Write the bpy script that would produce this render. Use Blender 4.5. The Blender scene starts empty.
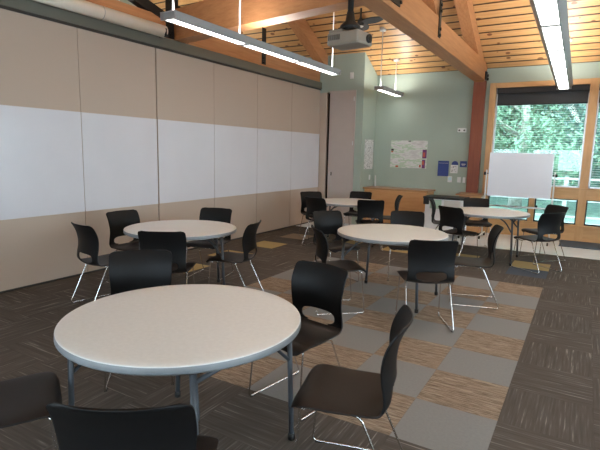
import bpy, bmesh, math, random
from mathutils import Vector, Matrix
random.seed(7)
R = math.radians
col = bpy.context.scene.collection

# ------------------------------------------------------------------ materials
def new_mat(name):
    m = bpy.data.materials.new(name); m.use_nodes = True
    nt = m.node_tree; b = nt.nodes['Principled BSDF']
    return m, nt, b
def setb(b, c=None, r=None, metal=None, spec=None):
    if c is not None: b.inputs['Base Color'].default_value = (*c, 1)
    if r is not None: b.inputs['Roughness'].default_value = r
    if metal is not None: b.inputs['Metallic'].default_value = metal
    if spec is not None: b.inputs['Specular IOR Level'].default_value = spec
def N(nt, t, **kw):
    n = nt.nodes.new(t)
    for k, v in kw.items(): setattr(n, k, v)
    return n
def L(nt, a, b): nt.links.new(a, b)
def ramp(nt, fac, stops):
    n = N(nt, 'ShaderNodeValToRGB'); e = n.color_ramp.elements
    while len(e) < len(stops): e.new(.5)
    for i, (p, c) in enumerate(stops):
        e[i].position = p; e[i].color = (*c, 1) if len(c) == 3 else c
    L(nt, fac, n.inputs['Fac']); return n.outputs['Color']
def coords(nt, scale=(1, 1, 1), kind='Object', loc=(0, 0, 0), rot=(0, 0, 0)):
    tc = N(nt, 'ShaderNodeTexCoord'); mp = N(nt, 'ShaderNodeMapping')
    mp.inputs['Scale'].default_value = scale; mp.inputs['Location'].default_value = loc; mp.inputs['Rotation'].default_value = rot
    L(nt, tc.outputs[kind], mp.inputs['Vector']); return mp.outputs['Vector']
def noise(nt, vec, scale=5, detail=3, rough=.5):
    n = N(nt, 'ShaderNodeTexNoise'); n.inputs['Scale'].default_value = scale
    n.inputs['Detail'].default_value = detail; n.inputs['Roughness'].default_value = rough
    L(nt, vec, n.inputs['Vector']); return n.outputs['Fac']
def bump(nt, b, h, strength=.2, dist=.01):
    n = N(nt, 'ShaderNodeBump'); n.inputs['Strength'].default_value = strength; n.inputs['Distance'].default_value = dist
    L(nt, h, n.inputs['Height']); L(nt, n.outputs['Normal'], b.inputs['Normal'])
def math_(nt, op, a, b=None, c=None):
    n = N(nt, 'ShaderNodeMath', operation=op)
    for i, v in enumerate((a, b, c)):
        if v is None: continue
        if isinstance(v, (int, float)): n.inputs[i].default_value = v
        else: L(nt, v, n.inputs[i])
    return n.outputs[0]
def mixc(nt, f, a, b):
    n = N(nt, 'ShaderNodeMix', data_type='RGBA')
    if isinstance(f, (int, float)): n.inputs[0].default_value = f
    else: L(nt, f, n.inputs[0])
    for i, v in ((6, a), (7, b)):
        if isinstance(v, tuple): n.inputs[i].default_value = (*v, 1)
        else: L(nt, v, n.inputs[i])
    return n.outputs[2]
def simple(name, c, r=.5, metal=0, spec=.5, var=.06, scale=6, bmp=0, bscale=200):
    m, nt, b = new_mat(name); setb(b, c, r, metal, spec)
    v = coords(nt)
    f = noise(nt, v, scale, 4)
    lo = tuple(x*(1-var) for x in c); hi = tuple(min(1, x*(1+var)) for x in c)
    L(nt, ramp(nt, f, [(.3, lo), (.7, hi)]), b.inputs['Base Color'])
    if bmp: bump(nt, b, noise(nt, v, bscale, 2), bmp, .002)
    return m
def wood(name, c1, c2, r=.45, grain=(1, 14, 14), knots=False):
    m, nt, b = new_mat(name); setb(b, c1, r)
    v = coords(nt, grain)
    f = noise(nt, v, 2.2, 5, .6)
    cc = ramp(nt, f, [(.3, c1), (.7, c2)])
    f2 = noise(nt, coords(nt), .9, 2)
    cc = mixc(nt, ramp(nt, f2, [(.35, (0, 0, 0)), (.75, (.35, .35, .35))]), cc, tuple(x*.72 for x in c1))
    L(nt, cc, b.inputs['Base Color']); bump(nt, b, f, .08, .003)
    return m
M = {}
M['partition'] = None
def fabric_panel():
    m, nt, b = new_mat('partition fabric'); setb(b, None, .85, spec=.2)
    v = coords(nt)
    f = noise(nt, v, 260, 2); g = noise(nt, v, 1.5, 3)
    c = mixc(nt, f, (.49, .395, .315), (.555, .455, .37))
    L(nt, c, b.inputs['Base Color']); bump(nt, b, f, .15, .002); return m
M['partition'] = fabric_panel()
M['whiteboard'] = simple('whiteboard laminate', (.70, .70, .73), .22, var=.02, scale=2)
M['green'] = simple('sage wall paint', (.37, .44, .37), .75, var=.03, scale=2, bmp=.05, bscale=90)
M['darkgreen'] = simple('grey green header paint', (.155, .155, .125), .5, var=.03, scale=3)
M['track'] = simple('dark track', (.035, .033, .03), .4)
M['seam'] = simple('dark seam', (.10, .075, .055), .7)
M['gapdark'] = simple('closet gap', (.03, .026, .022), .8)
M['door'] = simple('taupe door paint', (.50, .43, .385), .55, var=.02)
M['timber'] = wood('glulam timber lengthwise', (.43, .185, .075), (.57, .275, .12), .45, (14, .8, 14))
M['timberx'] = wood('glulam timber crosswise', (.43, .185, .075), (.57, .275, .12), .45, (.8, 14, 14))
M['timberz'] = wood('stained post timber', (.23, .055, .022), (.31, .085, .035), .45, (14, 14, .8))
M['oak'] = wood('window trim oak', (.60, .33, .13), (.74, .44, .20), .4, (6, 6, 1.2))
M['oakx'] = wood('window trim oak crosswise', (.60, .33, .13), (.74, .44, .20), .4, (1.2, 8, 8))
M['maple'] = wood('sideboard veneer', (.58, .29, .11), (.68, .37, .16), .38, (1.2, 8, 8))
M['mapletop'] = wood('sideboard top', (.36, .18, .075), (.46, .25, .11), .3, (1.2, 8, 8))
M['steel'] = simple('black steel plate', (.012, .012, .012), .5, 0.3)
M['chrome'] = simple('chrome rod', (.72, .71, .70), .18, 1.0, var=.02)
M['legmetal'] = simple('grey powder coated tube', (.075, .085, .10), .42, .1)
M['rubber'] = simple('black rubber', (.012, .012, .012), .7)
M['tabletop'] = simple('speckled pale grey plastic', (.74, .75, .73), .36, var=.035, scale=45, bmp=.03, bscale=240)
M['rimshade'] = simple('table rim with painted shade', (.25, .27, .285), .45, var=.03, scale=30)  # edge shade and bluish daylight put into the rim colour
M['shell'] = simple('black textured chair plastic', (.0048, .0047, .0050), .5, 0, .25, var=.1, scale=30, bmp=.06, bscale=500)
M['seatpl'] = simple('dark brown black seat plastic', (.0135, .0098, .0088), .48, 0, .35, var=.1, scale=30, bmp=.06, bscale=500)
M['white'] = simple('white plastic', (.72, .73, .72), .4, var=.02)
M['cream'] = simple('cream screen case', (.80, .75, .66), .4, var=.02)
M['lampbody'] = simple('grey lamp housing', (.42, .42, .42), .4, .2, var=.02)
M['proj'] = simple('taupe projector case', (.27, .235, .19), .45, var=.05)
M['projdark'] = simple('projector grille', (.09, .08, .07), .5)
M['shade'] = simple('charcoal roller shade', (.045, .047, .05), .8, var=.06, scale=40)
M['blackplast'] = simple('black plastic', (.012, .012, .013), .45)
M['blue'] = simple('royal blue card', (.035, .065, .24), .6)
M['paper'] = simple('white paper', (.74, .74, .72), .8, var=.02)
M['purple'] = simple('purple print', (.17, .045, .16), .7)
M['red'] = simple('red print', (.55, .12, .07), .7)
M['lcd'] = simple('pale lit display', (.55, .75, .78), .3)
M['cartwhite'] = simple('white cart laminate', (.86, .88, .90), .35)
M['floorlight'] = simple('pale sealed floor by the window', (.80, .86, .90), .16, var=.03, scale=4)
M['mat'] = simple('slate floor mat', (.06, .08, .11), .7)
M['alu'] = simple('aluminium trim', (.62, .63, .64), .3, .8)
M['stripgreen'] = simple('pale green paper', (.45, .62, .50), .8)

def emis(name, c, s):
    m, nt, b = new_mat(name); setb(b, (.8, .8, .8), .5)
    b.inputs['Emission Color'].default_value = (*c, 1); b.inputs['Emission Strength'].default_value = s; return m
M['tube'] = emis('lit lamp diffuser', (1, .98, .95), 7.5)
M['uplight'] = emis('lit lamp uplight', (1, .97, .92), 20.0)

def glass():
    m, nt, b = new_mat('window glass')
    nt.nodes.remove(b); out = nt.nodes['Material Output']
    t = N(nt, 'ShaderNodeBsdfTransparent'); g = N(nt, 'ShaderNodeBsdfGlossy'); g.inputs['Roughness'].default_value = .02
    t.inputs['Color'].default_value = (.86, .97, .95, 1)
    fr = N(nt, 'ShaderNodeFresnel'); fr.inputs['IOR'].default_value = 1.5
    mx = N(nt, 'ShaderNodeMixShader'); L(nt, fr.outputs[0], mx.inputs[0]); L(nt, t.outputs[0], mx.inputs[1]); L(nt, g.outputs[0], mx.inputs[2])
    L(nt, mx.outputs[0], out.inputs['Surface']); return m
M['glass'] = glass()

def planks():
    m, nt, b = new_mat('knotty pine ceiling boards'); setb(b, None, .38)
    tc = N(nt, 'ShaderNodeTexCoord'); sp = N(nt, 'ShaderNodeSeparateXYZ'); L(nt, tc.outputs['Object'], sp.inputs[0])
    s = math_(nt, 'DIVIDE', math_(nt, 'ADD', sp.outputs['Y'], 40.0-7.28+.0), .160)
    fr = math_(nt, 'FRACT', s); idx = math_(nt, 'FLOOR', s)
    # board streaks
    v = N(nt, 'ShaderNodeCombineXYZ')
    L(nt, math_(nt, 'MULTIPLY_ADD', idx, 7.31, math_(nt, 'MULTIPLY', sp.outputs['X'], .9)), v.inputs[0])
    L(nt, math_(nt, 'MULTIPLY', sp.outputs['Y'], 16), v.inputs[1])
    f = noise(nt, v.outputs[0], 1.6, 5, .6)
    c = ramp(nt, f, [(.25, (.48, .25, .095)), (.5, (.64, .365, .15)), (.8, (.75, .48, .23))])
    wn = N(nt, 'ShaderNodeTexWhiteNoise', noise_dimensions='1D'); L(nt, idx, wn.inputs['W'])
    c = mixc(nt, math_(nt, 'MULTIPLY', wn.outputs['Value'], .35), c, (.50, .26, .10))
    # knots
    kv = N(nt, 'ShaderNodeCombineXYZ'); L(nt, math_(nt, 'MULTIPLY', sp.outputs['X'], 4.2), kv.inputs[0]); L(nt, math_(nt, 'MULTIPLY', sp.outputs['Y'], 6.2), kv.inputs[1])
    vo = N(nt, 'ShaderNodeTexVoronoi'); vo.inputs['Scale'].default_value = 1.0; vo.inputs['Randomness'].default_value = 1; L(nt, kv.outputs[0], vo.inputs['Vector'])
    wk = N(nt, 'ShaderNodeTexWhiteNoise', noise_dimensions='3D'); L(nt, vo.outputs['Position'], wk.inputs['Vector'])
    rad = math_(nt, 'MULTIPLY', wk.outputs['Value'], .26)
    k = math_(nt, 'SUBTRACT', rad, vo.outputs['Distance'])
    kk = ramp(nt, k, [(0, (0, 0, 0)), (.05, (1, 1, 1))])
    c = mixc(nt, kk, c, (.20, .075, .025))
    # groove
    e = math_(nt, 'ABSOLUTE', math_(nt, 'SUBTRACT', fr, .5))
    g = ramp(nt, e, [(.392, (0, 0, 0)), (.425, (1, 1, 1))])
    c = mixc(nt, g, c, (.055, .022, .008))
    L(nt, c, b.inputs['Base Color'])
    inv = math_(nt, 'SUBTRACT', 1.0, g); bump(nt, b, inv, .6, .015)
    return m
M['planks'] = planks()

def carpet():
    m, nt, b = new_mat('carpet tiles'); setb(b, None, .95, spec=.1)
    tc = N(nt, 'ShaderNodeTexCoord'); sp = N(nt, 'ShaderNodeSeparateXYZ'); L(nt, tc.outputs['Object'], sp.inputs[0])
    X = math_(nt, 'MULTIPLY', sp.outputs['X'], 2.0); Y = math_(nt, 'MULTIPLY', sp.outputs['Y'], 2.0)
    ix = math_(nt, 'FLOOR', X); iy = math_(nt, 'FLOOR', Y)
    par = math_(nt, 'MODULO', math_(nt, 'ADD', math_(nt, 'ADD', ix, iy), 200.0), 2.0)   # 1 at ix=-1, iy=0
    def streak(along, across, fa, fc, thr):
        v = N(nt, 'ShaderNodeCombineXYZ')
        L(nt, math_(nt, 'MULTIPLY', along, fa), v.inputs[0]); L(nt, math_(nt, 'MULTIPLY', across, fc), v.inputs[1])
        L(nt, math_(nt, 'MULTIPLY_ADD', ix, 3.7, math_(nt, 'MULTIPLY', iy, 5.3)), v.inputs[2])
        return noise(nt, v.outputs[0], 1.0, 3, .6)
    sx = streak(sp.outputs['X'], sp.outputs['Y'], 2.6, 62, 0); sy = streak(sp.outputs['Y'], sp.outputs['X'], 2.6, 62, 0)
    s = mixc(nt, par, sy, sx)
    fine = noise(nt, tc.outputs['Object'], 320, 2, .7)
    dark = ramp(nt, s, [(.30, (.082, .069, .058)), (.56, (.110, .094, .080)), (.63, (.140, .121, .104)), (.70, (.27, .24, .21))])
    tan = ramp(nt, sx, [(.30, (.075, .05, .036)), (.38, (.23, .165, .115)), (.47, (.36, .275, .20)), (.53, (.13, .09, .062)), (.60, (.42, .33, .245)), (.70, (.24, .17, .12))])
    gf = noise(nt, tc.outputs['Object'], 60, 3)
    grey = mixc(nt, gf, (.22, .215, .205), (.275, .268, .255))
    light = mixc(nt, par, grey, tan)
    def rng(v, a, b_):
        return math_(nt, 'MULTIPLY', math_(nt, 'GREATER_THAN', v, a), math_(nt, 'LESS_THAN', v, b_))
    def box(x0, x1, y0, y1): return math_(nt, 'MULTIPLY', rng(sp.outputs['X'], x0, x1), rng(sp.outputs['Y'], y0, y1))
    c = mixc(nt, box(-3, 0, -.5, 3.5), dark, light)
    yel = mixc(nt, gf, (.38, .27, .11), (.47, .36, .18))
    for (x0, y0) in ((-4.5, 3.5), (-4.5, 2.5), (-4.5, 1.5), (-3.5, 4.5), (-2.5, 4.5), (-1.5, 4.5), (-.5, 4.5)):
        c = mixc(nt, box(x0, x0+.5, y0, y0+.5), c, yel)
    c = mixc(nt, box(-4.5, -4, 4.5, 5), c, (.27, .20, .14))
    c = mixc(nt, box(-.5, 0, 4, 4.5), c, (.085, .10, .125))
    # hairline tile joints
    def joint(v):
        f = math_(nt, 'FRACT', v); return math_(nt, 'GREATER_THAN', math_(nt, 'ABSOLUTE', math_(nt, 'SUBTRACT', f, .5)), .494)
    j = math_(nt, 'MAXIMUM', joint(X), joint(Y))
    c = mixc(nt, math_(nt, 'MULTIPLY', j, .12), c, (.03, .025, .02))
    L(nt, c, b.inputs['Base Color']); bump(nt, b, fine, .5, .004)
    return m
M['carpet'] = carpet()

def map_print():
    m, nt, b = new_mat('floor map print'); setb(b, None, .6)
    v = coords(nt, (1, 1, 1), rot=(0, R(25), 0))
    v2 = coords(nt, (1.6, 1.6, 5), rot=(0, R(28), 0))
    f = noise(nt, v2, 1.6, 4, .6)
    c = ramp(nt, f, [(.30, (.50, .48, .46)), (.45, (.72, .71, .69)), (.52, (.42, .56, .38)), (.58, (.70, .70, .67)), (.68, (.55, .54, .52)), (.8, (.74, .73, .71))])
    L(nt, c, b.inputs['Base Color']); return m
M['map'] = map_print()
def text_print():
    m, nt, b = new_mat('dense printed sheet'); setb(b, None, .7)
    f = noise(nt, coords(nt, (1, 1, 1)), 26, 2, .8)
    L(nt, ramp(nt, f, [(.36, (.12, .12, .12)), (.46, (.70, .70, .68)), (1, (.76, .76, .74))]), b.inputs['Base Color']); return m
M['textprint'] = text_print()
def leafmat(name, c1, c2):
    m, nt, b = new_mat(name); setb(b, None, .9, spec=.1)
    f = noise(nt, coords(nt), 1.3, 3, .6)
    L(nt, ramp(nt, f, [(.35, c1), (.65, c2)]), b.inputs['Base Color'])
    tr = N(nt, 'ShaderNodeBsdfTranslucent'); mx = N(nt, 'ShaderNodeMixShader'); mx.inputs[0].default_value = .35
    tr.inputs['Color'].default_value = (*c2, 1)
    out = nt.nodes['Material Output']; L(nt, b.outputs[0], mx.inputs[1]); L(nt, tr.outputs[0], mx.inputs[2]); L(nt, mx.outputs[0], out.inputs['Surface'])
    return m
M['leaf'] = leafmat('blue green leaves', (.105, .18, .16), (.19, .30, .27))
M['leaf2'] = leafmat('fresh green leaves', (.14, .24, .16), (.25, .37, .27))
M['leaf3'] = leafmat('deep green leaves', (.075, .14, .125), (.14, .22, .20))
M['bark'] = simple('grey bark', (.32, .30, .27), .9, var=.3, scale=12)
M['grass'] = simple('lawn', (.13, .20, .16), .9, var=.3, scale=5)
M['rail'] = simple('weathered pale railing', (.5, .52, .5), .6)
M['deck'] = simple('pale concrete terrace', (.36, .37, .36), .8)

# ------------------------------------------------------------------ mesh builder
class MB:
    def __init__(s): s.bm = bmesh.new()
    def box(s, lo, hi, bev=0.0, seg=2):
        c = [(a+b)/2 for a, b in zip(lo, hi)]; d = [abs(b-a) for a, b in zip(lo, hi)]
        r = bmesh.ops.create_cube(s.bm, size=1, matrix=Matrix.Translation(c) @ Matrix.Diagonal((*d, 1)))
        if bev:
            vs = set(r['verts']); es = [e for e in s.bm.edges if e.verts[0] in vs and e.verts[1] in vs]
            bmesh.ops.bevel(s.bm, geom=es, offset=bev, segments=seg, affect='EDGES', profile=.5)
        return s
    def obox(s, c, d, rot, bev=0):
        m = Matrix.Translation(c) @ rot.to_4x4() @ Matrix.Diagonal((*d, 1))
        r = bmesh.ops.create_cube(s.bm, size=1, matrix=m)
        if bev:
            vs = set(r['verts']); es = [e for e in s.bm.edges if e.verts[0] in vs and e.verts[1] in vs]
            bmesh.ops.bevel(s.bm, geom=es, offset=bev, segments=2, affect='EDGES')
        return s
    def bar(s, a, b, w, h, up=(0, 0, 1), bev=0):
        a, b = Vector(a), Vector(b); y = (b-a); ln = y.length; y.normalize()
        x = y.cross(Vector(up)).normalized(); z = x.cross(y).normalized()
        rot = Matrix((x, y, z)).transposed()
        return s.obox((a+b)/2, (w, ln, h), rot, bev)
    def tube(s, pts, r, n=8, fillet=0.0, caps=True):
        P = [Vector(p) for p in pts]
        if fillet > 0:
            Q = [P[0]]
            for i in range(1, len(P)-1):
                a, b, c = P[i-1], P[i], P[i+1]
                d1 = (a-b); d2 = (c-b); f = min(fillet, d1.length*.49, d2.length*.49)
                p1 = b+d1.normalized()*f; p2 = b+d2.normalized()*f
                for k in range(6):
                    t = k/5; Q.append((1-t)**2*p1+2*t*(1-t)*b+t*t*p2)
            Q.append(P[-1]); P = Q
        rings = []; ref = None
        for i, p in enumerate(P):
            if i == 0: t = P[1]-P[0]
            elif i == len(P)-1: t = P[-1]-P[-2]
            else: t = (P[i+1]-P[i]).normalized()+(P[i]-P[i-1]).normalized()
            t.normalize()
            if ref is None: ref = t.orthogonal().normalized()
            u = (ref-t*ref.dot(t)).normalized(); ref = u; w = t.cross(u)
            rr = r[i] if isinstance(r, (list, tuple)) else r
            rings.append([s.bm.verts.new(p+(u*math.cos(2*math.pi*k/n)+w*math.sin(2*math.pi*k/n))*rr) for k in range(n)])
        for a, b in zip(rings, rings[1:]):
            for k in range(n):
                f = s.bm.faces.new((a[k], a[(k+1) % n], b[(k+1) % n], b[k])); f.smooth = True
        if caps:
            s.bm.faces.new(rings[0][::-1]); s.bm.faces.new(rings[-1])
        return s
    def lathe(s, prof, c=(0, 0, 0), n=32):
        rings = []
        for (r, z) in prof:
            if r < 1e-6: rings.append([s.bm.verts.new((c[0], c[1], c[2]+z))])
            else: rings.append([s.bm.verts.new((c[0]+r*math.cos(2*math.pi*k/n), c[1]+r*math.sin(2*math.pi*k/n), c[2]+z)) for k in range(n)])
        for a, b in zip(rings, rings[1:]):
            for k in range(n):
                k2 = (k+1) % n
                if len(a) == 1 and len(b) == 1: continue
                if len(a) == 1: f = s.bm.faces.new((a[0], b[k2], b[k]))
                elif len(b) == 1: f = s.bm.faces.new((a[k], a[k2], b[0]))
                else: f = s.bm.faces.new((a[k], a[k2], b[k2], b[k]))
                f.smooth = True
        return s
    def prism(s, pts, ax, a, b):
        def P(p, v): q = list(p); q.insert(ax, v); return q
        A = [s.bm.verts.new(P(p, a)) for p in pts]; B = [s.bm.verts.new(P(p, b)) for p in pts]
        s.bm.faces.new(A); s.bm.faces.new(B[::-1])
        for i in range(len(A)):
            j = (i+1) % len(A); s.bm.faces.new((A[j], A[i], B[i], B[j]))
        return s
    def build(s, name, mat, parent=None, **kw):
        bmesh.ops.recalc_face_normals(s.bm, faces=s.bm.faces)
        me = bpy.data.meshes.new(name); s.bm.to_mesh(me); s.bm.free()
        o = bpy.data.objects.new(name, me); col.objects.link(o)
        me.materials.append(M[mat] if isinstance(mat, str) else mat)
        if parent: o.parent = parent
        for k, v in kw.items(): o[k] = v
        return o
def tag(o, label=None, cat=None, group=None, kind=None):
    if label: o['label'] = label
    if cat: o['category'] = cat
    if group: o['group'] = group
    if kind: o['kind'] = kind
    return o
def empty(name, loc=(0, 0, 0), rz=0):
    o = bpy.data.objects.new(name, None); col.objects.link(o); o.location = loc; o.rotation_euler = (0, 0, rz); o.empty_display_size = .1; return o
def copy_tree(o, parent=None):
    c = o.copy(); col.objects.link(c)
    if parent: c.parent = parent
    for ch in kids.get(o.name, []): copy_tree(ch, c)
    return c
kids = {}
def index_kids():
    kids.clear()
    for o in bpy.data.objects:
        if o.parent: kids.setdefault(o.parent.name, []).append(o)
def S(o): o['kind'] = 'structure'; return o

# ------------------------------------------------------------------ room shell
XL = -4.97; YB = 7.6; YC = 6.85; XC = -3.93; XR = 3.9; YS = -4.6; XW = -8.6; RY = 2.2
def cz(y): return 3.32+.5*(YB-y) if y >= RY else 3.32+.5*(YB-RY)-.5*(RY-y)
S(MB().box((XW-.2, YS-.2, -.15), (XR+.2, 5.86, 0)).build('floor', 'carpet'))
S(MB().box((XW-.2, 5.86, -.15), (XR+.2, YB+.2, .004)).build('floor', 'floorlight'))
S(MB().box((XC, 5.84, .0), (XR, 5.875, .008), .002).build('trim_1', 'alu'))
# ceiling: two sloping slabs
t = .16
S(MB().prism([(YB+.3, cz(YB)-.15), (RY, cz(RY)), (RY, cz(RY)+t), (YB+.3, cz(YB)-.15+t)], 0, XW-.2, XR+.2).build('ceiling', 'planks'))
S(MB().prism([(YS-.3, cz(YS)-.15), (RY, cz(RY)), (RY, cz(RY)+t), (YS-.3, cz(YS)-.15+t)], 0, XW-.2, XR+.2).build('ceiling', 'planks'))
# window wall with openings
W = dict(x0=-1.50, x1=2.30, top=3.03)
b = MB()
b.box((XC-.0, YB, 0), (W['x0'], YB+.2, 3.34)); b.box((W['x1'], YB, 0), (XR+.2, YB+.2, 3.34)); b.box((W['x0'], YB, W['top']), (W['x1'], YB+.2, 3.34))
S(b.build('wall_back', 'green'))
S(MB().prism([(YC, 0), (YB+.2, 0), (YB+.2, cz(YB+.2)), (YC, cz(YC)+.02)], 0, XC-.2, XC).build('wall_corner', 'green'))
b = MB(); b.box((XW, YC, 2.90), (XC-.2, YC+.2, cz(YC)+.02)); b.box((-4.10, YC, 0), (XC-.2, YC+.2, 2.90)); b.box((XW, YC, 0), (-4.99, YC+.2, 2.9))
b.box((XC-.2, YC-.0, 0), (XC-.199, YC+.2, 3.6))
S(b.build('wall_closet', 'green'))
prof = [(YS, 0), (YB, 0), (YB, cz(YB)), (RY, cz(RY)), (YS, cz(YS))]
S(MB().prism(prof, 0, XW-.2, XW).build('wall_left_outer', 'green'))
# right wall: three tall windows (out of frame) let the daylight in
b = MB(); b.box((XR, YS, 0), (XR+.2, YB, 1.05)); b.prism([(YS, 2.1), (YB, 2.1), (YB, cz(YB)), (RY, cz(RY)), (YS, cz(YS))], 0, XR, XR+.2)
for (a, c) in ((YS, -3.9), (-2.4, -1.9), (-.2, .4), (2.2, 2.8), (4.6, YB)): b.box((XR, a, 1.05), (XR+.2, c, 2.1))
S(b.build('wall_right', 'green'))
b = MB(); b.box((XW, YS-.2, 0), (XR, YS, 1.05)); b.box((XW, YS-.2, 1.9), (XR, YS, cz(YS)))
for (a, c) in ((XW, -4.2), (-2.3, -1.7), (.3, .9), (2.8, XR)): b.box((a, YS-.2, 1.05), (c, YS, 1.9))
S(b.build('wall_front', 'green'))
# closet recess + door
S(MB().box((-6.0, YC+.3, 0), (XC-.2, YC+.35, 3.2)).build('wall_recess', 'gapdark'))
d = S(MB().box((-4.73, YC-.012, .01), (-4.135, YC+.03, 2.895), .003).build('door_1', 'door'))
MB().box((-4.135, YC-.02, 0), (-4.10, YC+.03, 2.93)).box((-4.74, YC-.02, 2.895), (-4.10, YC+.03, 2.93)).build('door_frame', 'door', d)
MB().box((-4.655, YC-.022, 1.07), (-4.635, YC-.008, 1.15), .003).build('door_pull', 'track', d)
for z in (.25, 1.75, 2.7): MB().box((-4.146, YC-.028, z), (-4.128, YC-.008, z+.09)).build('hinge', 'alu', d)
S(MB().box((-4.99, YC-.01, 0), (-4.80, YC+.05, 2.9)).build('trim_2', 'partition'))
# movable partition
wl = empty('wall_left', (XL, 0, 0)); S(wl)
seams = [6.83, 5.62, 4.42, 3.22, 2.00, .80, -.42, -1.67, -2.89, -4.11, YS]
for i in range(len(seams)-1):
    y1, y0 = seams[i], seams[i+1]
    g = .003; gt = .011 if i == 4 else .003; g = .011 if i == 3 else .003
    p = MB().box((-.10, y0+g, .02), (0, y1-gt, 2.955), .002).build('partition_panel', 'partition', wl)
    w = MB().box((-.0, y0+g+.001, .79), (.004, y1-gt-.001, 1.99)).build('whiteboard_surface', 'whiteboard', p)
    MB().box((0, y0+g+.001, .775), (.009, y1-gt-.001, .79)).box((0, y0+g+.001, 1.99), (.007, y1-gt-.001, 2.002)).build('board_trim', 'partition', p)
MB().box((-.09, YS, .0), (-.03, 6.83, 2.95)).build('seam_backing', 'seam', wl)
MB().box((-.05, YS, 0), (.004, 6.83, .022)).build('bottom_seal', 'track', wl)
h = MB().box((-.22, YS, 2.985), (.02, YC, 3.125), .003).build('header', 'darkgreen', wl)
MB().box((-.12, YS, 2.955), (.012, YC, 2.985)).build('ceiling_track', 'track', wl)
MB().box((.013, YS, 2.992), (.03, YC, 3.008)).build('track_lip', 'darkgreen', wl)

# ------------------------------------------------------------------ window wall joinery
def window_unit(name, x0, x1, z0, z1, dark=False):
    w = MB(); f = .022 if dark else .03; y0, y1 = YB+.06, YB+.13
    w.box((x0, y0, z0), (x0+f, y1, z1)).box((x1-f, y0, z0), (x1, y1, z1)).box((x0, y0, z0), (x1, y1, z0+f)).box((x0, y0, z1-f), (x1, y1, z1))
    o = S(w.build(name, 'blackplast' if dark else 'alu'))
    MB().box((x0+f, YB+.09, z0+f), (x1-f, YB+.098, z1-f)).build('glass_pane', 'glass', o)
    return o
b = MB()
b.box((-1.50, YB-.03, 0.0), (-1.38, YB+.2, 3.03), .004)
for x in (.24, 1.62+.14): b.box((x, YB-.035, 0.0), (x+.14, YB+.2, 3.03), .004)
b.box((2.18, YB-.03, 0), (2.30, YB+.2, 3.03), .004)
S(b.build('trim_3', 'oak'))
b = MB()
b.box((-1.38, YB-.028, 2.93), (2.18, YB+.19, 3.028), .004)
b.box((-1.38, YB-.028, .80), (2.18, YB+.19, 1.00), .004)
b.box((-1.38, YB-.06, 1.00), (2.18, YB+.19, 1.02), .004)
b.box((-1.38, YB-.028, .0), (2.18, YB+.19, .27), .004)
b.box((-1.38, YB-.055, .27), (2.18, YB+.19, .31), .004)
S(b.build('trim_4', 'oakx'))
b = MB(); b.box((-.60, YB-.025, .31), (-.50, YB+.19, .80), .004); b.box((1.0, YB-.025, .31), (1.1, YB+.19, .80), .004)
S(b.build('trim_5', 'oak'))
window_unit('window_1', -1.38, .24, 1.02, 2.93)
window_unit('window_2', .38, 1.76, 1.02, 2.93)
window_unit('window_3', -1.38, -.60, .31, .80, True)
window_unit('window_4', -.50, .24, .31, .80, True)
window_unit('window_5', .38, 1.0, .31, .80, True)
window_unit('window_6', 1.1, 1.76, .31, .80, True)
s = MB().box((-1.36, YB-.02, 2.815), (.235, YB+.05, 2.925), .01).build('roller_shade', 'blackplast')
tag(s, 'charcoal roller shade drawn a little way down the large left window pane', 'blind')
MB().box((-1.345, YB+.012, 2.60), (.225, YB+.016, 2.82)).build('shade_cloth', 'shade', s)
MB().tube([(-1.345, YB+.014, 2.60), (.225, YB+.014, 2.60)], .012).build('hem_bar', 'blackplast', s)
s = MB().box((.385, YB-.02, 2.815), (1.755, YB+.05, 2.925), .01).build('roller_shade', 'blackplast')
tag(s, 'charcoal roller shade over the window pane at the right edge, right of the wide mullion', 'blind')
MB().box((.40, YB+.012, 2.60), (1.745, YB+.016, 2.82)).build('shade_cloth', 'shade', s)
MB().tube([(.40, YB+.014, 2.60), (1.745, YB+.014, 2.60)], .012).build('hem_bar', 'blackplast', s)
for (xa, xb, lab) in ((-1.34, .20, 'fine pale open slat blind across the large left window pane'), (.42, 1.72, 'fine pale open slat blind across the pane at the right edge')):
    b = MB(); z = 1.08
    while z < 2.62:
        b.bar((xa, YB+.045, z), (xb, YB+.045, z), .022, .0015, up=(0, -.22, 1)); z += .043
    tag(b.build('slat_blind', 'white'), lab, 'blind')
tag(MB().box((.02, 6.78, .004), (2.2, 7.50, .02), .004).build('floor_mat', 'mat'), 'dark slate mat lying along the foot of the window wall', 'mat')

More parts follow.
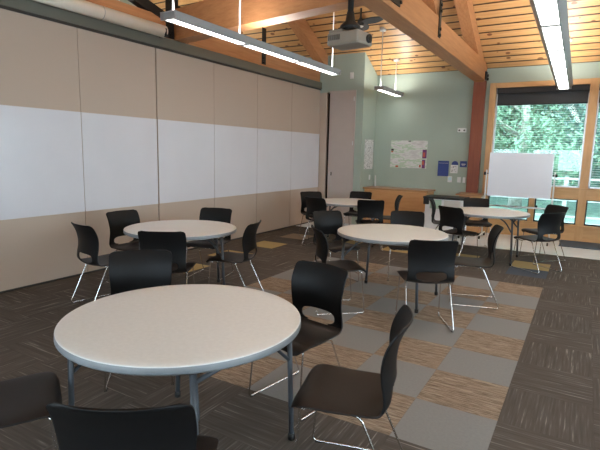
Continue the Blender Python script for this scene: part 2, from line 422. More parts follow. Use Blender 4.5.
# ------------------------------------------------------------------ timber frame
b = MB(); b.box((-1.81, YB-.10, 0), (-1.575, YB+.0, 3.08), .006)
S(b.build('trim_6', 'timberz'))
def truss(name, x0, x1, yend, label, node, dark_strut):
    t = empty(name, ((x0+x1)/2, yend, 3.08)); tag(t, label, 'roof truss')
    xc = (x0+x1)/2; w = x1-x0; o = Vector(t.location)
    def Q(p): return Vector(p)-o
    def bb(lo, hi, nm, mat, bev=.006): return MB().box(Q(lo), Q(hi), bev).build(nm, mat, t)
    zc0, zc1 = 3.08 if x0 > -3 else 3.127, 3.42
    bb((x0, YS+.02, zc0), (x1, yend, zc1), 'bottom_chord', 'timber')
    dz = .30
    for (ya, yb) in ((yend-.02, RY), (YS+.05, RY)):
        za, zb = cz(ya)-.02, cz(yb)-.02
        MB().prism([Q((0, ya, za))[1:], Q((0, yb, zb))[1:], Q((0, yb, zb-dz))[1:], Q((0, ya, za-dz))[1:]], 0, -w*.42+(.21 if dark_strut else 0), w*.42+(.21 if dark_strut else 0)).build('rafter', 'timber', t)
    # struts
    MB().bar(Q((xc, 3.95, 3.50)), Q((xc, RY+.15, 4.9)), w*.8, .26).build('strut', 'timber', t)
    MB().bar(Q((xc, 4.05, 3.50)), Q((xc, 4.9, cz(4.9)-.35)), w*.0+.06, .12).build('strut', 'timber', t) if False else None
    if dark_strut: MB().bar(Q((x1-.05, node, 3.38)), Q((x1-.05, node-2.6, 4.06)), .1, .13).build('strut', 'steel', t)
    MB().bar(Q((xc, .3, 3.5)), Q((xc, RY-.15, 4.9)), w*.8, .26).build('strut', 'timber', t)
    ks = MB().box(Q((xc-.05, RY+.18, 3.40)), Q((xc+.05, RY+.34, cz(RY)-.3)), .004).build('king_post', 'steel', t)
    st = MB().box(Q((x1, 3.86+(.7 if dark_strut else 0), 3.16)), Q((x1+.012, 3.96+(.72 if dark_strut else 0), 4.3 if not dark_strut else 3.8)), .002).build('steel_strap', 'steel', t)
    if not dark_strut:
        MB().box(Q((xc-.03, 3.88, 3.4)), Q((xc+.03, 3.94, 4.9))).build('hanger_rod', 'steel', t)
    for z in (3.19, 3.27, 3.50, 3.58):
        y = 3.91+(.70 if dark_strut else 0)
        MB().tube([Q((x1+.01, y, z)), Q((x1+.03, y, z))], .022, 6).build('bolt', 'steel', st)
    pl = MB().box(Q((x1, node-.14, 3.14)), Q((x1+.016, node+.30, 3.62 if dark_strut else 3.42)), .003).build('gusset_plate', 'steel', t)
    for (dy, z) in ((.30, 3.19), (.30, 3.26), (-.06, 3.19)):
        MB().tube([Q((x1+.0, node+dy, z)), Q((x1+.03, node+dy, z))], .02, 6).build('bolt', 'steel', pl)
    return t
tr = truss('roof_truss', -1.82, -1.585, YB-.0, 'orange timber roof truss crossing over the room to the stained post by the window', 2.0, False)
ep = MB().box((.235/2+.0, -.20, -.02+.02), (.235/2+.03, -.06, .16), .003).build('end_plate', 'steel', tr)
for z in (.02, .09): MB().tube([(.235/2+.02, -.10, z), (.235/2+.055, -.10, z)], .025, 6).build('bolt', 'steel', ep)
truss('roof_truss', -5.23, -4.985, YC-.02, 'orange timber roof truss sitting on the header above the folding partition', 2.35, True)
# cross beam between the trusses
b = MB(); b.prism([(-4.98, 2.36), (-1.83, 1.80), (-1.83, 2.03), (-4.98, 2.60)], 2, 3.13, 3.55)
tag(b.build('cross_beam', 'timberx'), 'broad orange timber beam bridging the two trusses behind the long left lamp', 'beam')
b = MB(); b.prism([(-1.57, 1.76), (3.88, 1.3), (3.88, 1.53), (-1.57, 1.99)], 2, 3.13, 3.55)
tag(b.build('cross_beam', 'timberx'), 'timber beam running right from the central truss, only its end showing at the top edge', 'beam')

# ------------------------------------------------------------------ lamps
def lamp(x, y0, n, stems, label, w=.13, z=2.82):
    t = empty('pendant_lamp', (x, y0, z)); tag(t, label, 'lamp', None)
    Lg = 1.22*n
    hw = w/2
    # open top trough housing
    b = MB()
    fl = .035 if w < .15 else .05
    b.prism([(-hw-fl, .075), (-hw, 0.0), (-hw+.012, 0.0), (-hw-.02, .075)], 1, 0, Lg)
    b.prism([(hw+fl, .075), (hw, 0.0), (hw-.012, 0.0), (hw+.02, .075)], 1, 0, Lg)
    b.box((-hw-.03, 0, .0), (hw+.03, .02, .075)); b.box((-hw-.03, Lg-.02, 0), (hw+.03, Lg, .075)); b.box((-hw-.02, 0, .045), (hw+.02, Lg, .055))
    b.build('housing', 'lampbody', t)
    for k in range(n):
        a, c = k*1.22+.035, (k+1)*1.22-.035
        MB().box((-hw+.014, a, .004), (hw-.014, c, .012), .003).build('diffuser', 'tube', t)
        MB().box((-hw+.0, a, .056), (hw-.0, c, .062)).build('uplight_strip', 'uplight', t)
        if k: MB().box((-hw+.008, k*1.22-.04, -.003), (hw-.008, k*1.22+.04, .04)).build('divider', 'lampbody', t)
    for y in stems:
        ztop = cz(y)-z
        r = MB().tube([(0, y-y0, .05), (0, y-y0, ztop)], .009, 8).build('stem', 'white', t)
        MB().lathe([(0, ztop-.03), (.06, ztop-.03), (.065, ztop+.03), (0, ztop+.03)], (0, y-y0, 0), 20).build('canopy', 'white', t)
    return t
lamp(-3.32, .62, 3, (.70, 1.76, 4.15), 'long pendant lamp with three lit sections hanging along the partition at left')
lamp(-3.34, 6.22, 1, (6.30, 7.15), 'short single section pendant lamp hanging near the green back wall')
lamp(-6.9, .0, 5, (.3, 3.0, 5.8), 'unseen pendant lamp added beyond the folding partition to brighten the left ceiling')  # out of view, added to light the ceiling left of the partition
lb = lamp(-.165, -.02-1.22, 7, (-.9, 3.6, 7.0), 'long wide pendant lamp pointing at the window on the right', w=.18)
lb.rotation_euler = (0, 0, R(.75)); lb.location.x = -.165+.105

# ------------------------------------------------------------------ projector, fan, screen
P = empty('projector', (-1.62, 1.2, 2.53), R(0)); tag(P, 'taupe ceiling projector hanging from a thick black pole', 'projector')
P.rotation_euler = (0, 0, R(-8))
MB().box((-.19, -.12, .0), (.145, .13, .115), .018).build('case', 'proj', P)
MB().box((-.18, -.11, .11), (-.03, .12, .14), .01).build('lamp_cover', 'proj', P)
for k in range(6): MB().box((-.17+k*.022, -.124, .045), (-.157+k*.022, -.118, .09)).build('vent_slot', 'projdark', P)
ln = MB().tube([(.14, .05, .058), (.162, .05, .058)], .038, 20).build('lens_ring', 'blackplast', P)
MB().tube([(.155, .05, .058), (.165, .05, .058)], .027, 20).build('lens', 'glass', ln)
MB().lathe([(0, .15), (.10, .15), (.09, .18), (.045, .22), (.032, .30), (0, .30)], (-.02, 0, 0), 16).build('mount_collar', 'blackplast', P)
MB().box((-.10, -.07, .145), (.06, .07, .16)).build('mount_plate', 'blackplast', P)
MB().tube([(-.02, 0, .28), (-.02, 0, cz(1.2)-2.50)], .027, 12).build('pole', 'blackplast', P)

F = empty('ceiling_fan', (-3.57, 5.74, 3.93)); tag(F, 'black three bladed ceiling fan with a pale light in its hub', 'fan')
MB().lathe([(0, .0), (.045, .0), (.065, .03), (.065, .08), (.04, .12), (.018, .16), (.018, cz(5.74)-3.93), (0, cz(5.74)-3.93)], (0, 0, 0), 20).build('motor', 'shade', F)
MB().lathe([(0, -.025), (.035, -.02), (.06, .0), (0, .003)], (0, 0, 0), 20).build('light', 'white', F)
for k in range(3):
    a = R(102+120*k); b = MB(); n = 10
    top = []; 
    for i in range(n+1):
        t_ = i/n; rr = .07+.46*t_; wd = .045+.055*math.sin(math.pi*min(1, t_*.9+.1))
        if i == n: wd *= .55
        top.append((rr, wd))
    vs = []
    for zz in (0, .010):
        vs.append([[b.bm.verts.new((rr*math.cos(a)-s_*wd*math.sin(a), rr*math.sin(a)+s_*wd*math.cos(a), .05+zz-s_*wd*.25)) for s_ in (-1, 1)] for rr, wd in top])
    for i in range(n):
        for L_ in vs: b.bm.faces.new((L_[i][0], L_[i][1], L_[i+1][1], L_[i+1][0]))
        for s_ in (0, 1): b.bm.faces.new((vs[0][i][s_], vs[0][i+1][s_], vs[1][i+1][s_], vs[1][i][s_]))
    b.bm.faces.new((vs[0][n][0], vs[0][n][1], vs[1][n][1], vs[1][n][0])); b.bm.faces.new((vs[0][0][0], vs[0][0][1], vs[1][0][1], vs[1][0][0]))
    b.build('blade', 'shade', F)

T = empty('projection_screen', (-4.84, 2.04, 3.165)); tag(T, 'cream roll up projection screen case fixed along the header above the partition', 'projection screen')
MB().tube([(0, 0, 0), (0, -3.2, 0)], .080, 20).build('case', 'cream', T)
MB().tube([(0, -1.0, 0), (0, -1.008, 0)], .0815, 20).build('case_joint', 'lampbody', T)
MB().box((-.07, -.035, -.075), (.075, .012, -.045), .005).box((.055, -.05, -.07), (.08, -.02, .03), .008).build('bracket', 'blackplast', T)
MB().box((-.07, -3.18, -.075), (.075, -3.13, -.045), .005).build('bracket', 'blackplast', T)

# ------------------------------------------------------------------ folding tables
def make_table():
    t = empty('round_table')
    Rr = .61; z = .735
    b = MB(); b.lathe([(0, z), (.54, z), (.588, z-.0005), (.5925, z-.0025), (.594, z-.006), (.594, z-.035), (.589, z-.041), (.56, z-.041), (.555, z-.02), (0, z-.02)], n=96)
    o = b.build('tabletop', 'tabletop', t)
    MB().lathe([(.5935, z-.0055), (.596, z-.008), (.597, z-.033), (.594, z-.038), (.591, z-.03)], n=96).build('rim_shade_band', 'rimshade', o)  # band carries the shaded look of the table edge as colour
    for sx in (-1, 1):
        for sy in (-1, 1):
            l = MB().tube([(sx*.40, sy*.37, z-.03), (sx*.43, sy*.37, .03)], .0145, 12).build('leg', 'legmetal', t)
            MB().lathe([(0, 0), (.019, 0), (.019, .035), (0, .035)], (sx*.43, sy*.37, 0), 12).build('foot_cap', 'rubber', l)
        MB().tube([(sx*.404, -.37, z-.10), (sx*.404, .37, z-.10)], .011, 8).build('crossbar', 'legmetal', t)
        MB().tube([(sx*.40, -.37, z-.03), (sx*.40, .37, z-.03)], .012, 8).build('hinge_bar', 'legmetal', t)
        for sy in (-1, 1):
            MB().tube([(sx*.412, sy*.355, z-.27), (sx*.30, sy*.25, z-.12), (sx*.09, sy*.07, z-.03)], .010, 8, .06).build('brace', 'legmetal', t)
    MB().box((-.10, -.09, z-.05), (.10, .09, z-.02), .004).build('centre_bracket', 'legmetal', t)
    return t
# ------------------------------------------------------------------ chairs
PROF = [(.245, .418), (.240, .436), (.222, .450), (.18, .455), (.12, .450), (.04, .441), (-.04, .436), (-.11, .433), (-.16, .434), (-.188, .448), (-.203, .478), (-.206, .53), (-.202, .59), (-.203, .65), (-.212, .71), (-.227, .76), (-.247, .805), (-.268, .838)]
def catmull(P, n):
    out = []; d = [0]
    for a, b in zip(P, P[1:]): d.append(d[-1]+math.hypot(b[0]-a[0], b[1]-a[1]))
    T = d[-1]
    for k in range(n+1):
        s = T*k/n; i = max(0, min(len(P)-2, next((j for j in range(len(P)-1) if d[j+1] >= s-1e-9), len(P)-2)))
        u = (s-d[i])/(d[i+1]-d[i])
        p0, p1, p2, p3 = P[max(i-1, 0)], P[i], P[i+1], P[min(i+2, len(P)-1)]
        out.append(tuple(.5*((2*b)+(-a+c)*u+(2*a-5*b+4*c-e)*u*u+(-a+3*b-3*c+e)*u**3) for a, b, c, e in zip(p0, p1, p2, p3)))
    return out, T
NV, NU = 76, 32
CUR, TLEN = catmull(PROF, NV)
VB = next(i for i, p in enumerate(CUR) if p[0] < -.15 and p[1] > .452)   # bend row: seat / backrest
def prof_at(k):
    k = max(0, min(NV, k)); i = min(int(k), NV-1); f = k-i
    return CUR[i][0]*(1-f)+CUR[i+1][0]*f, CUR[i][1]*(1-f)+CUR[i+1][1]*f
def halfw(k):
    s = TLEN*k/NV
    y, z = prof_at(k)
    if k <= VB: w = .230-.0155*max(0, (-y+.1)/.3)
    else:
        tt = (k-VB)/(NV-VB); w = .2145-.008*math.sin(min(1, tt*1.6)*math.pi)+.002*tt
    def rc(dist, r):
        if dist >= r: return 0
        return r-math.sqrt(max(0, r*r-(r-dist)**2))
    return w-rc(s, .075)-rc(TLEN-s, .040)
def shell_pt(k, u):
    y, z = prof_at(k); w = halfw(k)
    if k <= VB:
        f = k/VB
        z2 = z+.010*(u*u)*min(1, f*1.4)-.004*(1-abs(u)**2)-.018*abs(u)**5*(1-f); y2 = y+.024*u*u*(f**3)
    else:
        tt = (k-VB)/(NV-VB); y2 = y+.024*u*u+.024*u*u*math.sin(tt*math.pi*.75); z2 = z+.010*u*u*(1-tt)
    return Vector((u*w, y2, z2))
KA = VB+.2; KB = VB+NV*.090/TLEN
UC, KC = .66, (KA+KB)/2; KH = (KB-KA)/2; HE = 3.0
def shell(rows, name, mat, parent, hole):
    bm = bmesh.new(); g = {}
    us = [math.sin((j/NU-.5)*math.pi)*.35+(j/NU*2-1)*.65 for j in range(NU+1)]
    def inside(u, k): return (abs(u)/UC)**HE+(abs(k-KC)/KH)**HE
    for k in rows:
        for j, u in enumerate(us): g[k, j] = bm.verts.new(shell_pt(k, u))
    rl = list(rows); dead = set()
    for k in rl[:-1]:
        for j in range(NU):
            if hole and inside((us[j]+us[j+1])/2, k+.5) < 1: dead.add((k, j)); continue
            f = bm.faces.new((g[k, j], g[k, j+1], g[k+1, j+1], g[k+1, j])); f.smooth = True
    if hole:
        for (k, j), v in g.items():
            near = [(kk, jj) for kk in (k-1, k) for jj in (j-1, j)]
            nd = sum(q in dead for q in near)
            if 0 < nd < 4:
                a_, b_ = us[j]/UC, (k-KC)/KH; r_ = (abs(a_)**HE+abs(b_)**HE)**(1/HE)
                if r_ > .2: v.co = shell_pt(max(VB, KC+(k-KC)/r_), us[j]/r_)
    bmesh.ops.delete(bm, geom=[v for v in bm.verts if not v.link_faces], context='VERTS')
    bmesh.ops.recalc_face_normals(bm, faces=bm.faces)
    me = bpy.data.meshes.new(name); bm.to_mesh(me); bm.free()
    o = bpy.data.objects.new(name, me); col.objects.link(o); me.materials.append(M[mat]); o.parent = parent
    m = o.modifiers.new('s', 'SOLIDIFY'); m.thickness = .010; m.offset = 0
    m2 = o.modifiers.new('b', 'BEVEL'); m2.width = .003; m2.segments = 2; m2.limit_method = 'ANGLE'; m2.angle_limit = R(50)
    return o
def make_chair():
    t = empty('stacking_chair')
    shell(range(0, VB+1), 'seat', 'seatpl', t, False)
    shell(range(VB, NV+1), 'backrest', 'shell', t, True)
    r = .0056
    for s in (-1, 1):
        x = s*.200; xo = s*.212
        f = MB().tube([(s*.175, -.02, .425), (x, .195, .430), (xo, .235, .0065), (xo, -.265, .0065), (x, -.075, .424), (s*.17, .06, .424)], r, 8, .03).build('sled_leg', 'chrome', t)
        for y in (.20, -.22): MB().box((xo-.010, y-.02, 0), (xo+.010, y+.02, .006), .002).build('glide', 'rubber', f)
    MB().tube([(-.196, .19, .418), (-.15, .17, .395), (.15, .17, .395), (.196, .19, .418)], r, 8, .04).build('cross_bar', 'chrome', t)
    MB().tube([(-.198, -.07, .417), (.198, -.07, .417)], r, 8).build('cross_bar', 'chrome', t)
    return t
T0 = make_table(); C0 = make_chair(); index_kids()

TABLES = [(-1.38, -1.195, 0, 'round pale grey folding table in the foreground, the largest in view'),
          (-3.42, .87, 45, 'round pale grey folding table nearest the left folding partition'),
          (-1.45, 2.06, 0, 'round pale grey folding table in the middle standing on the light carpet tiles'),
          (-3.22, 4.82, 20, 'small looking round folding table at the back in front of the taupe door'),
          (-.93, 4.92, 0, 'round pale folding table at the back right in front of the wheeled whiteboard')]
for i, (x, y, a, lab) in enumerate(TABLES):
    o = T0 if i == 0 else copy_tree(T0)
    o.location = (x, y, 0); o.rotation_euler = (0, 0, R(a))
    tag(o, lab, 'table', 'round folding tables')
# backrest-top position (x, y), facing angle in degrees
CH = [(-3.86, -0.09, 80, 'black chair beside the partition at the left table, closest to the left photo edge'),
      (-4.42, 0.86, -2, 'black chair against the partition behind the left table, facing into the room'),
      (-3.73, 1.85, -74, 'black chair on the far side of the left table facing the camera'),
      (-2.58, 1.15, 198, 'black chair turned side on at the right of the left table'),
      (-2.92, 0.09, 122, 'black chair seen from behind at the near side of the left table'),
      (-2.44, -0.54, -45, 'black chair back rising behind the far left rim of the foreground table'),
      (-1.97, -2.12, 60, 'dark seat cut off by the left edge of the photo beside the foreground table'),
      (-0.772, -2.105, 122, 'black chair back cut off by the bottom edge in front of the foreground table'),
      (-1.12, -0.13, -100, 'black chair at the right far side of the foreground table, its open slot facing us'),
      (-0.30, -0.85, 195, 'large dark brown black chair seen from its side, right of the foreground table'),
      (-1.97, 1.19, 42, 'black chair at the near left side of the middle table, back to the camera'),
      (-2.52, 2.5, -30, 'black chair at the far left side of the middle table behind another chair'),
      (-0.745, 1.205, 120, 'black chair seen squarely from behind at the near side of the middle table'),
      (-0.38, 2.49, 196, 'black chair in profile on the right of the middle table'),
      (-1.66, 3.22, -70, 'black chair back just showing over the far rim of the middle table'),
      (-4.18, 5.05, -38, 'black chair by the partition at the far left of the small back table'),
      (-3.53, 3.99, 80, 'black chair at the near left side of the small back table with pale chrome leg'),
      (-3.43, 5.8, -80, 'black chair on the far side of the small back table before the green wall'),
      (-2.6, 4.26, 115, 'black chair at the near right side of the small back table, back to the camera'),
      (-2.48, 5.45, 205, 'black chair in profile in front of the wooden sideboard'),
      (-1.95, 5.25, 12, 'bluish black chair in profile beside the white cart'),
      (-1.36, 4.13, 65, 'black chair at the near left side of the back right table'),
      (-1.31, 5.95, -72, 'black chair between the back right table and the small wooden cabinet'),
      (0.03, 5.6, -135, 'black chair at the far right of the back right table next to the window'),
      (0.04, 4.38, 142, 'black chair at the near right side of the back right table, back to the camera')]
for i, (bx, by, a, lab) in enumerate(CH):
    o = C0 if i == 0 else copy_tree(C0)
    f = Vector((math.cos(R(a)), math.sin(R(a))))
    o.location = (bx+.27*f.x, by+.27*f.y, 0.004 if by > 5.9 else 0); o.rotation_euler = (0, 0, R(a-90))
    tag(o, lab, 'chair', 'black stacking chairs around the tables')

# ------------------------------------------------------------------ furniture along the back
SB = empty('sideboard', (-3.18, 7.3, 0.004)); tag(SB, 'long light wood sideboard standing under the map on the green wall', 'sideboard')
MB().box((-.71, -.28, .08), (.69, .27, .80), .004).build('carcass', 'maple', SB)
MB().box((-.745, -.31, .80), (.72, .28, .835), .006).build('top', 'mapletop', SB)
MB().box((-.70, -.24, 0), (.67, .25, .08)).build('plinth', 'track', SB)
MB().box((-.70, -.292, .10), (.68, -.279, .785), .003).build('front_panel', 'maple', SB)
K = empty('small_cabinet', (-1.62, 7.18, .004)); tag(K, 'small wooden cabinet in front of the stained post, left of the wheeled whiteboard', 'cabinet')
MB().box((-.20, -.2, 0.05), (.22, .28, .79), .004).build('carcass', 'maple', K)
MB().box((-.27, -.24, .79), (.25, .29, .82), .006).build('top', 'mapletop', K)
MB().box((-.18, -.215, .08), (.20, -.2, .77), .003).build('door', 'maple', K)
MB().box((-.18, -.17, 0), (.20, .25, .05)).build('plinth', 'track', K)
Q = empty('cart', (-1.96, 6.64, .004)); tag(Q, 'white sided cart with a black top beside the sideboard', 'cart')
MB().box((-.38, -.23, .06), (.34, .25, .735), .006).build('body', 'cartwhite', Q)
MB().box((-.42, -.26, .735), (.36, .27, .775), .010).build('top', 'blackplast', Q)
MB().box((-.41, -.26, .62), (-.30, -.225, .74), .01).build('end_bracket', 'blackplast', Q)
for sx in (-.32, .29):
    for sy in (-.17, .18): MB().tube([(sx-.015, sy, .03), (sx+.015, sy, .03)], .03, 12).build('caster', 'rubber', Q)
MB().box((-.395, -.24, .40), (-.378, -.22, .47)).build('latch', 'alu', Q)
tag(MB().box((-2.24, 6.39, .55), (-2.02, 6.40, .725), .001).build('paper_sheet', 'stripgreen'), 'pale green sheet hanging at the left of the cart front', 'paper')
tag(MB().box((-1.97, 6.39, .52), (-1.66, 6.402, .72), .001).build('paper_sheet', 'paper'), 'white sheet hanging at the right of the cart front', 'paper')

B = empty('mobile_whiteboard', (-.74, 6.9, .004)); tag(B, 'white flip board on a wheeled stand in front of the window', 'whiteboard')
MB().box((-.53, -.012, .835), (.53, .012, 1.64), .004).build('board', 'whiteboard', B)
MB().box((-.545, -.016, .825), (.545, .016, .84)).box((-.545, -.016, 1.635), (.545, .016, 1.65)).box((-.545, -.016, .825), (-.53, .016, 1.65)).box((.53, -.016, .825), (.545, .016, 1.65)).build('frame', 'alu', B)
for s in (-1, 1):
    u = MB().tube([(s*.585, 0, .08), (s*.585, 0, 1.32)], .014, 10).build('upright', 'white', B)
    MB().tube([(s*.54, 0, 1.25), (s*.63, 0, 1.25)], .012, 8).lathe([(0, -.03), (.02, -.03), (.02, .03), (0, .03)], (s*.61, -.02, 1.25), 10).build('clamp_knob', 'blackplast', u)
    ft = MB().tube([(s*.585, -.27, .075), (s*.585, .27, .075)], .014, 8).build('foot', 'white', B)
    for y in (-.26, .26): MB().tube([(s*.585-.012, y, .03), (s*.585+.012, y, .03)], .03, 12).build('caster', 'rubber', ft)
MB().tube([(-.585, 0, .64), (.585, 0, .64)], .013, 8).build('crossbar', 'white', B)
MB().box((.31, -.05, .655), (.35, -.01, .70), .004).build('eraser_clip', 'blackplast', B)
MB().box((-.36, -.06, .65), (.36, -.01, .662), .002).build('pen_tray', 'alu', B)

# ------------------------------------------------------------------ things on the walls
MP = tag(MB().box((-3.53, YB-.012, 1.28), (-2.70, YB-.001, 1.885), .001).build('wall_map', 'map'), 'large pale map poster with green patches on the back wall', 'poster')
b = MB(); b.box((-2.80, YB-.014, 1.50), (-2.705, YB-.0122, 1.69)); b.box((-2.80, YB-.014, 1.285), (-2.73, YB-.0122, 1.47)); b.build('purple_panel', 'purple', MP)
MB().box((-2.785, YB-.016, 1.53), (-2.74, YB-.0142, 1.63)).box((-2.80, YB-.016, 1.36), (-2.755, YB-.0142, 1.44)).build('photo_inset', 'red', MP)
MB().box((-3.40, YB-.014, 1.29), (-3.34, YB-.0122, 1.33)).box((-3.52, YB-.014, 1.62), (-3.47, YB-.0122, 1.65)).box((-2.86, YB-.014, 1.30), (-2.82, YB-.0122, 1.36)).build('red_mark', 'red', MP)
MB().box((-3.13, YB-.014, 1.86), (-3.07, YB-.0122, 1.88)).box((-3.52, YB-.014, 1.655), (-3.46, YB-.0122, 1.70)).build('legend_mark', 'track', MP)
tag(MB().box((XC+.001, 7.02, 1.235), (XC+.01, 7.50, 1.89), .001).build('printed_sheet', 'textprint'), 'tall narrow printed sheet on the short side wall left of the map', 'poster')
def plate(name, lab, cat, x, z, w=.07, h=.115, mat='white', toggles=1):
    o = MB().box((x-w/2, YB-.012, z-h/2), (x+w/2, YB-.0, z+h/2), .003).build(name, mat); tag(o, lab, cat)
    for k in range(toggles):
        xx = x+(k-(toggles-1)/2)*.045; MB().box((xx-.012, YB-.016, z-.028), (xx+.012, YB-.011, z+.028), .002).build('toggle', 'paper', o)
    return o
plate('light_switch', 'white switch plate on the back wall, left one of the pair beside the stained post', 'light switch', -1.985, 1.07, .075)
plate('light_switch', 'narrow white switch plate on the back wall, closest to the stained post', 'light switch', -1.88, 1.07, .055)
o = MB().box((-2.22, YB-.025, 1.01), (-2.13, YB-.0, 1.14), .006).build('thermostat', 'white'); tag(o, 'small white wall control with a pale screen under the blue notice', 'wall control')
MB().box((-2.205, YB-.028, 1.055), (-2.145, YB-.024, 1.115)).build('display', 'lcd', o)
o = MB().box((-2.445, YB-.012, 1.135), (-2.215, YB-.0, 1.46), .002).build('blue_notice', 'blue'); tag(o, 'tall royal blue notice on the back wall', 'sign')
MB().box((-2.435, YB-.014, 1.41), (-2.225, YB-.0118, 1.415)).build('line', 'paper', o)
o = MB().box((-2.175, YB-.012, 1.205), (-2.025, YB-.0, 1.38), .002).build('paper_notice', 'paper'); tag(o, 'white framed notice between the two blue signs', 'sign')
MB().box((-2.155, YB-.015, 1.23), (-2.045, YB-.0118, 1.355)).build('print', 'textprint', o)
o = MB().tube([(-2.09, YB-.008, 1.395), (-2.09, YB-.001, 1.395)], .068, 24).build('round_sign', 'blue'); tag(o, 'small round blue sign peeping above the white notice', 'sign')
o = MB().box((-1.985, YB-.012, 1.34), (-1.845, YB-.0, 1.465), .002).build('blue_sign', 'blue'); tag(o, 'small blue sign with white lettering next to the stained post', 'sign')
MB().box((-1.955, YB-.014, 1.395), (-1.87, YB-.0118, 1.41)).box((-1.945, YB-.014, 1.37), (-1.88, YB-.0118, 1.377)).build('lettering', 'paper', o)
o = MB().box((-2.075, YB-.06, 2.06), (-1.90, YB-.0, 2.145), .008).build('emergency_light', 'white'); tag(o, 'white emergency light unit high on the back wall beside the post', 'emergency light')
for x in (-2.025, -1.925): MB().tube([(x-.01, YB-.07, 2.10), (x-.01, YB-.055, 2.10)], .018, 12).build('lamp_head', 'projdark', o)
o = MB().box((XC, 7.33, .99), (XC+.01, 7.40, 1.10), .002).build('wall_socket', 'white'); tag(o, 'small white plate on the side wall below the printed sheet', 'socket')
MB().box((XC+.009, 7.352, 1.02), (XC+.014, 7.378, 1.07)).build('socket_face', 'paper', o)
o = MB().box((-4.26, YC-.012, 3.17), (-4.18, YC-.0, 3.30), .002).build('wall_plate', 'white'); tag(o, 'white plate high on the grey green wall above the taupe door', 'wall plate')
MB().box((-4.232, YC-.016, 3.205), (-4.208, YC-.011, 3.265)).build('toggle', 'paper', o)
o = MB().tube([(-3.82, 7.46, .839), (-3.82, 7.46, 1.09)], [.022, .012], 10).build('bottle', 'alu'); tag(o, 'slim pale upright bottle at the left end of the sideboard', 'bottle')
S(MB().box((XC, YB-.012, .0), (-1.82, YB, .10), .002).build('baseboard_back', 'track'))

# ------------------------------------------------------------------ outdoors
S(MB().box((-16, YB+.2, -.5), (16, YB+3.6, -.06)).build('ground', 'deck'))
g = MB(); nx, ny = 30, 16; gv = [[g.bm.verts.new((-24+i*1.7, YB+3.4+j*1.6, -.12-.0*j+max(0, j-5)*1.1+random.uniform(-.06, .06))) for j in range(ny)] for i in range(nx)]
for i in range(nx-1):
    for j in range(ny-1): g.bm.faces.new((gv[i][j], gv[i+1][j], gv[i+1][j+1], gv[i][j+1]))
S(g.build('ground', 'grass'))
RL = empty('terrace_railing', (0, YB+2.6, -.06)); tag(RL, 'pale terrace railing outside the window', 'railing')
for z in (1.12, .62, .22): MB().box((-9, -.02, z), (9, .02, z+.05), .005).build('rail', 'rail', RL)
for k in range(7): MB().box((-8.2+k*2.7, -.045, 0), (-8.11+k*2.7, .045, 1.2), .005).build('post', 'rail', RL)
def tree(x, y, h, cr, mat, label, n=2600, leaf=.16):
    t = empty('tree', (x, y, -.1)); tag(t, label, 'tree', 'trees outside the window')
    rnd = random.Random(int(x*97+y*31))
    b = MB(); b.tube([(0, 0, 0), (.1, .05, h*.4), (-.05, .1, h*.9)], [.22, .15, .04], 8)
    centres = []
    for k in range(16):
        a = rnd.uniform(0, 6.28); z = h*rnd.uniform(.12, .95); rr = cr*rnd.uniform(.25, .85)*(1.15-abs(z/h-.45))
        c = Vector((rr*math.cos(a), rr*math.sin(a), z)); centres.append((c, cr*rnd.uniform(.38, .62)))
        b.tube([(0, 0, z*.75), c*.6+Vector((0, 0, z*.35)), c], [.06, .035, .012], 5)
    b.build('trunk', 'bark', t)
    verts, faces = [], []
    for k in range(n):
        c, r = centres[k % len(centres)]
        d = Vector((rnd.gauss(0, 1), rnd.gauss(0, 1), rnd.gauss(0, .6))).normalized()*r*rnd.uniform(.45, 1.05)
        p = c+d; nn = (d.normalized()+Vector((rnd.gauss(0, .6), rnd.gauss(0, .6), rnd.gauss(.5, .6)))).normalized()
        u = nn.orthogonal().normalized(); w = nn.cross(u); a = rnd.uniform(0, 6.28); u, w = u*math.cos(a)+w*math.sin(a), w*math.cos(a)-u*math.sin(a)
        s = leaf*rnd.uniform(.6, 1.3); i = len(verts)
        verts += [p-u*s, p+w*s*.45+nn*s*.1, p+u*s, p-w*s*.45+nn*s*.1]; faces.append((i, i+1, i+2, i+3))
    me = bpy.data.meshes.new('foliage'); me.from_pydata([tuple(v) for v in verts], [], faces)
    o = bpy.data.objects.new('foliage', me); col.objects.link(o); me.materials.append(M[mat]); o.parent = t
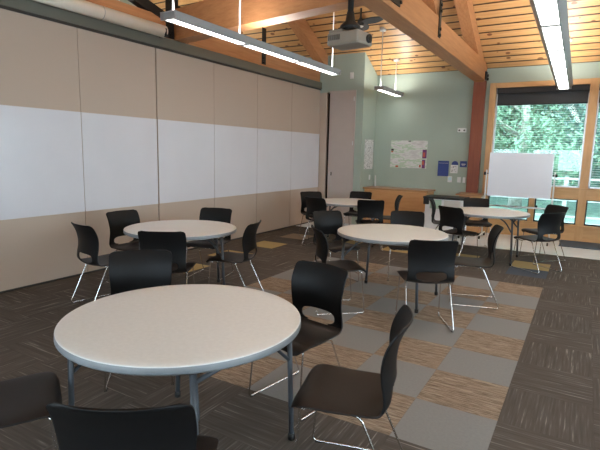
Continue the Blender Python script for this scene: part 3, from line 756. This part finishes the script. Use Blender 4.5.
TR = [(-5.2, 15.5, 7.5, 2.6, 'leaf', 'blue green tree outside, behind the left side of the large window pane', 14000),
      (-1.6, 14.2, 6.8, 2.3, 'leaf2', 'fresh green tree outside, behind the middle of the large window pane', 14000),
      (1.3, 15.0, 7.6, 2.6, 'leaf', 'blue green tree outside, behind the mullion at the right', 14000),
      (4.2, 14.0, 7.0, 2.5, 'leaf2', 'fresh green tree outside, beyond the right hand pane', 9000),
      (-3.4, 20.0, 10.5, 3.6, 'leaf3', 'tall deep green tree further back outside the left of the window', 14000),
      (.4, 20.5, 11, 3.8, 'leaf', 'tall blue green tree further back outside the middle of the window', 14000),
      (4.6, 20.0, 10.5, 3.7, 'leaf3', 'tall deep green tree further back outside the right of the window', 11000),
      (-7.8, 20.5, 10.5, 3.6, 'leaf3', 'tall deep green tree at the far left outside the window', 9000)]
for (x, y, h, cr, mt, lab, n) in TR: tree(x, y, h, cr, mt, lab, n, .12 if y > 18 else .085)

# ------------------------------------------------------------------ light, camera
w = bpy.data.worlds.new('World'); bpy.context.scene.world = w; w.use_nodes = True
bg = w.node_tree.nodes['Background']; bg.inputs['Color'].default_value = (.72, .87, 1.0, 1); bg.inputs['Strength'].default_value = 8.0
sun = bpy.data.lights.new('sun', 'SUN'); sun.energy = 2.5; sun.angle = R(12); sun.color = (1, .96, .88)
so = bpy.data.objects.new('sun', sun); col.objects.link(so); so.rotation_euler = (R(48), 0, R(-150+180)); so.location = (0, -5, 20)

def look():
    yaw, pitch, roll = -.53152527, .150210151, .0226311284
    cy, sy, cp, sp = math.cos(yaw), math.sin(yaw), math.cos(pitch), math.sin(pitch)
    f = Vector((sy*cp, cy*cp, -sp)); r = Vector((cy, -sy, 0)); u = r.cross(f)
    cr, sr = math.cos(roll), math.sin(roll)
    r2 = cr*r+sr*u; u2 = -sr*r+cr*u
    return Matrix((r2, u2, -f)).transposed().to_4x4()
cd = bpy.data.cameras.new('camera'); co = bpy.data.objects.new('camera', cd); col.objects.link(co)
cd.sensor_width = 36; cd.lens = 36*479.913635/600; cd.clip_start = .05
co.matrix_world = Matrix.Translation((.312716421, -2.92994698, 1.57173527)) @ look()
sc = bpy.context.scene; sc.camera = co
sc.view_settings.view_transform = 'Standard'; sc.view_settings.look = 'None'; sc.view_settings.gamma = 1
sc.view_settings.exposure = 0.72; sc.view_settings.use_curve_mapping = False
sc.cycles.max_bounces = 8; sc.cycles.diffuse_bounces = 5
